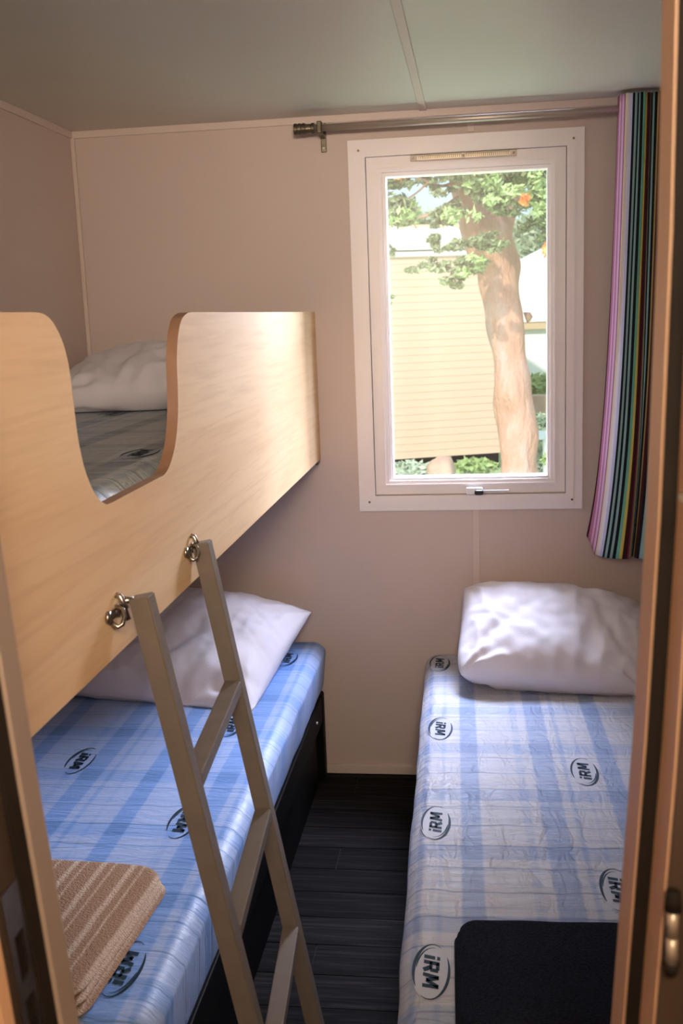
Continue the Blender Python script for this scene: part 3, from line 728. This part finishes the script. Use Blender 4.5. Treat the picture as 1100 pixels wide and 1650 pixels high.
# white house to the right
Cc = at(800, 606, 16.5); w2 = empty('white_house', (Cc.x, 16.5, Cc.z), R(4), label='white house with a tan band and gable, right of the tree', cat='house')
zb = at(860, 528, 16.5).z-Cc.z; ztop = at(838, 440, 16.5).z-Cc.z
box('wall', 0, 6, 0, 4, -.6, zb-.02, 'house_white', w2)
box('band', -.05, 6.05, -.10, 4, zb-.02, zb+.09, 'band_tan', w2)
bm = bmesh.new(); q = [(-.35, zb+.09), (6.3, zb+.09), (6.3, ztop+1.4), (3.0, ztop+1.4), (-.35, ztop-.15)]
fr_ = [bm.verts.new((a, -.12, b_)) for a, b_ in q]; bk_ = [bm.verts.new((a, 4, b_)) for a, b_ in q]
bm.faces.new(fr_); bm.faces.new(bk_[::-1])
for k in range(5): bm.faces.new((fr_[k], bk_[k], bk_[(k+1) % 5], fr_[(k+1) % 5]))
bmesh.ops.recalc_face_normals(bm, faces=bm.faces[:]); link_mesh('gable', bm, 'house_white', w2)

# foliage
def leaves(bm, c_, rad, n, size, mi=0):
    for _ in range(n):
        d = Vector((random.gauss(0, 1), random.gauss(0, 1), random.gauss(0, 1))).normalized()*random.random()**.45
        p = Vector(c_)+Vector((d.x*rad[0], d.y*rad[1], d.z*rad[2]))
        a = Vector((random.gauss(0, 1), random.gauss(0, 1), random.gauss(0, .8))).normalized(); b_ = a.cross(Vector((random.gauss(0, 1), random.gauss(0, 1), random.gauss(0, 1)))).normalized()
        s_ = size*random.uniform(.6, 1.3)
        vs = [bm.verts.new(q) for q in (p-a*s_, p+b_*s_*.38, p+a*s_, p-b_*s_*.38)]
        bm.faces.new(vs).material_index = mi
def foliage(name, blobs, mt, parent=None, size=.05, dens=1):
    bm = bmesh.new()
    for c_, rad, n in blobs: leaves(bm, c_, rad, int(n*dens), size)
    o = link_mesh(name, bm, mt, parent); o['kind'] = 'stuff'; return o
TY = 8.0
tree = empty('tree', (at(838, 765, TY).x, TY, GZ+.1), label='tree with a reddish forked trunk in front of the cream home', cat='tree'); tinv = Matrix.Translation(-tree.location)
def tp(o): o.parent = tree; o.matrix_parent_inverse = tinv; return o
def P_(px, py, dy=0): return at(px, py, TY+dy)
base = P_(842, 800); base2 = Vector((base.x+.03, TY, GZ))
k_ = TY/1656.5
trunk_pts = [base2, P_(841, 800), P_(837, 765), P_(833, 700), P_(827, 640), P_(820, 580), P_(812, 520), P_(805, 470), P_(800, 430), P_(794, 400), P_(789, 372), P_(784, 348)]
trunk_r = [40, 34, 32, 30, 28.5, 27.5, 28, 30, 31, 33, 33, 27]
def gnarl(bm, amp=.02, sc=4):
    for v_ in bm.verts: v_.co += Vector((noise.noise(v_.co*sc), noise.noise(v_.co*sc+Vector((9, 0, 0))), 0))*amp
def limb(name, pts, rr, n=16, amp=.03):
    P2 = smooth_curve(pts, 5); R2 = []
    for i in range(len(pts)-1): R2 += [rr[i]+(rr[i+1]-rr[i])*k/5 for k in range(5)]
    R2.append(rr[-1]); bm = bmesh.new(); add_tube(bm, P2, [q*k_ for q in R2], n); gnarl(bm, amp); return tp(link_mesh(name, bm, 'bark', None, True))
limb('trunk', trunk_pts, trunk_r, 24, .045)
limb('branch', [P_(785, 420), P_(768, 380, -.05), P_(755, 345, -.1), P_(745, 310, -.15), P_(738, 270, -.2), P_(728, 200, -.2)], [26, 22, 19, 17, 15, 12])
limb('branch', [P_(796, 410), P_(806, 370, .1), P_(817, 335, .15), P_(826, 300, .2), P_(834, 260, .2), P_(842, 190, .2)], [24, 21, 18, 16, 15, 12])
limb('branch', [P_(786, 380), P_(782, 340, .2), P_(778, 300, .3), P_(776, 240, .4)], [17, 14, 12, 10])
limb('branch', [P_(738, 318, -.3), P_(715, 333, -.4), P_(695, 345, -.5), P_(665, 353, -.5), P_(620, 358, -.6), P_(560, 350, -.7)], [3.2, 2.8, 2.4, 2.0, 1.8, 1.5], 8, .01)
limb('branch', [P_(742, 290, -.3), P_(712, 300, -.4), P_(690, 292, -.5), P_(655, 285, -.5), P_(620, 300, -.5)], [2.8, 2.2, 1.8, 1.5, 1.2], 8, .01)
limb('branch', [P_(690, 292, -.5), P_(672, 310, -.5), P_(650, 325, -.5), P_(632, 345, -.5)], [1.8, 1.4, 1.2, 1.0], 8, .01)
limb('branch', [P_(834, 330, .1), P_(855, 315, 0), P_(880, 322, -.1), P_(930, 300, -.1)], [3.5, 2.8, 2.2, 1.6], 8, .01)
bm = bmesh.new(); leaves_pts = [P_(846, 512), P_(851, 510), P_(856, 507)]; add_tube(bm, leaves_pts, [9*k_, 8*k_, 4*k_], 10); tp(link_mesh('knot', bm, 'bark', None, True))
def blob(px, py, rx, ry, n, dy=-.5): c_ = P_(px, py, dy); return (c_, (rx*k_, max(rx, ry)*k_*.9, ry*k_), n)
def scatter(bl):
    out = []
    for c_, rd, n in bl:
        m_ = max(4, int(n/22))
        for _ in range(m_):
            d = Vector((random.gauss(0, .5)*rd[0], random.gauss(0, .5)*rd[1], random.gauss(0, .5)*rd[2])); k = random.uniform(.25, .52)
            out.append((c_+d, (rd[0]*k*1.25, rd[1]*k, rd[2]*k*.8), int(n/m_)))
    return out
tp(foliage('foliage', scatter([blob(635, 292, 24, 20, 420), blob(640, 335, 26, 18, 380), blob(682, 280, 30, 14, 380), blob(660, 345, 22, 10, 140), blob(722, 285, 22, 18, 300), blob(720, 348, 18, 18, 420),
    blob(785, 282, 34, 22, 850, -.7), blob(800, 320, 26, 22, 700, -.7), blob(770, 305, 16, 22, 300, -.6), blob(838, 285, 26, 22, 520, -.3), blob(872, 300, 26, 24, 520), blob(866, 345, 22, 22, 360), blob(880, 372, 20, 14, 200),
    blob(780, 392, 30, 12, 420, -.6), blob(700, 385, 14, 12, 170), blob(703, 400, 8, 8, 60), blob(752, 425, 22, 16, 380, -.5), blob(690, 428, 26, 10, 260, -.5), blob(738, 452, 14, 16, 240, -.5),
    blob(628, 402, 7, 9, 60), blob(628, 484, 8, 9, 50), blob(727, 400, 9, 6, 60), blob(660, 275, 40, 8, 200), blob(640, 240, 70, 24, 600), blob(760, 235, 80, 26, 900), blob(880, 240, 50, 26, 500), blob(930, 330, 30, 70, 500), blob(575, 300, 40, 60, 400)]), 'leaf', None, .026, 2.2))
tp(foliage('light_foliage', scatter([blob(790, 300, 26, 26, 380, -.9), blob(640, 350, 20, 12, 120, -.7), blob(725, 345, 14, 14, 140, -.7), blob(868, 320, 20, 26, 200, -.8), blob(755, 430, 18, 16, 160, -.7)]), 'leaf_bright', None, .030, 1.3))
fb_bl = tp(foliage('blossom', [blob(644, 283, 6, 4, 30, -.9), blob(846, 322, 7, 7, 40, -.9), blob(840, 268, 5, 3, 16, -.9), blob(768, 276, 4, 3, 14, -.9), blob(882, 402, 5, 12, 40, -.9)], 'blossom', None, .035))
# background trees and shrubs
def bush(name, px, py, y, rx, ry, n, mt, label, cat, size=.09, trunk=True, group=None):
    c_ = at(px, py, y); k2 = y/1656.5
    gz = GZ+.028*(y-4)+(.02*(y-13) if y > 13 else 0)
    t_ = empty(name, (c_.x, y, gz), label=label, cat=cat, group=group)
    bl = [((0, 0, c_.z-gz), (rx*k2, rx*k2*.7, ry*k2), n)]
    if cat == 'shrub': bl.append(((0, 0, (c_.z-gz)*.5), (rx*k2*.85, rx*k2*.6, (c_.z-gz)*.5), n))
    o = foliage('foliage', bl, mt, t_, size)
    bm = bmesh.new(); add_tube(bm, [(0, 0, -.05), (.02, 0, max(.1, c_.z-gz))], [.06*ry*k2+.01, .03*ry*k2+.008], 8); link_mesh('stem', bm, 'bark', t_, True)
    return t_
bush('round_tree', 640, 350, 22, 30, 26, 1500, 'leaf_bright', 'bright green tree beyond the roof of the cream home', 'tree', .20)
bush('pale_tree', 690, 368, 25, 40, 20, 1300, 'leaf_grey', 'grey-green tree far behind the roof left of the trunk', 'tree', .24)
bush('grey_tree', 855, 400, 24, 38, 48, 1600, 'leaf_grey', 'pale feathery tree behind the trunk above the white house', 'tree', .22)
bush('hedge_shrub', 868, 622, 14.5, 26, 18, 1100, 'leaf_bright', 'green hedge shrub below the white house wall', 'shrub', .07)
bush('hedge_shrub', 985, 622, 14.5, 34, 20, 700, 'leaf_bright', 'green hedge shrub at the right end below the white house', 'shrub', .07)
bush('low_shrub', 868, 683, 10.5, 22, 16, 800, 'leaf_grey', 'grey-green low shrub right of the tree trunk', 'shrub', .05)
bush('low_shrub', 660, 757, 9.2, 34, 13, 900, 'leaf_grey', 'grey-green low shrub below the cream siding at the left', 'shrub', .045)
bush('low_shrub', 765, 752, 9.4, 34, 12, 800, 'leaf_bright', 'bright green low shrub left of the trunk foot', 'shrub', .05)
bush('low_shrub', 905, 740, 9.4, 30, 16, 600, 'leaf_bright', 'bright green low shrub right of the trunk foot', 'shrub', .05)
def stone(px, py, y, s_, label, mt='rock'):
    bm = bmesh.new(); bmesh.ops.create_icosphere(bm, subdivisions=3, radius=1)
    c_ = at(px, py, y)
    for v_ in bm.verts: v_.co = Vector((v_.co.x*s_[0], v_.co.y*s_[1], v_.co.z*s_[2]))*(1+.25*noise.noise(v_.co*1.7))
    o = link_mesh('rock', bm, mt, None, True); o.location = c_; tag(o, label, 'rock'); return o
stone(712, 760, 9.0, (.13, .12, .14), 'brown rock standing between the two low shrubs')
ps = box('path', .0, 6, 11.2, 14.0, 0, .03, 'soil'); ps.location = (at(845, 640, 12).x, 0, GZ+.028*8.2); tag(ps, kind='structure')
b0_, b1_ = at(838, 641, 13.6), at(838, 672, 13.6)
gw = box('garden_wall', 0, 5, 13.6, 13.85, b1_.z-.6, b0_.z+.02, 'soil'); gw.location.x = b0_.x; tag(gw, 'low earth-coloured garden wall under the green hedge', 'wall')
o = box('garden_bench', -.05, .9, -.15, .15, .38, .43, 'plastic_white'); cb = at(872, 702, 10.0)
o.location = (cb.x, 10.0, cb.z-.40); tag(o, 'white garden bench seat outside, right of the trunk', 'bench')
o.name = 'garden_bench'
bm = bmesh.new()
for xx in (.02, .8): add_box(bm, xx, xx+.05, -.13, .13, -.3, .38)
link_mesh('leg', bm, 'plastic_white', o)
# corridor ceiling lamp
cl = empty('ceiling_lamp', (.9-.9, -.35, CEIL), label='round warm ceiling lamp in the corridor', cat='lamp')
bm = bmesh.new(); add_tube(bm, [(0, 0, 0), (0, 0, -.03)], [.2, .19], 32); link_mesh('housing', bm, 'window_white', cl, True)
# things of a kind share a group phrase
for o in bpy.data.objects:
    if o.parent is None and 'category' in o:
        base_ = o.name.split('.')[0]
        g_ = {'pillow': 'white pillows on the beds', 'mattress': 'plaid mattresses on the beds', 'bed_frame': 'black bed frames', 'low_shrub': 'low shrubs by the neighbouring home', 'hedge_shrub': 'shrubs of the garden hedge'}.get(base_)
        if g_: o['group'] = g_
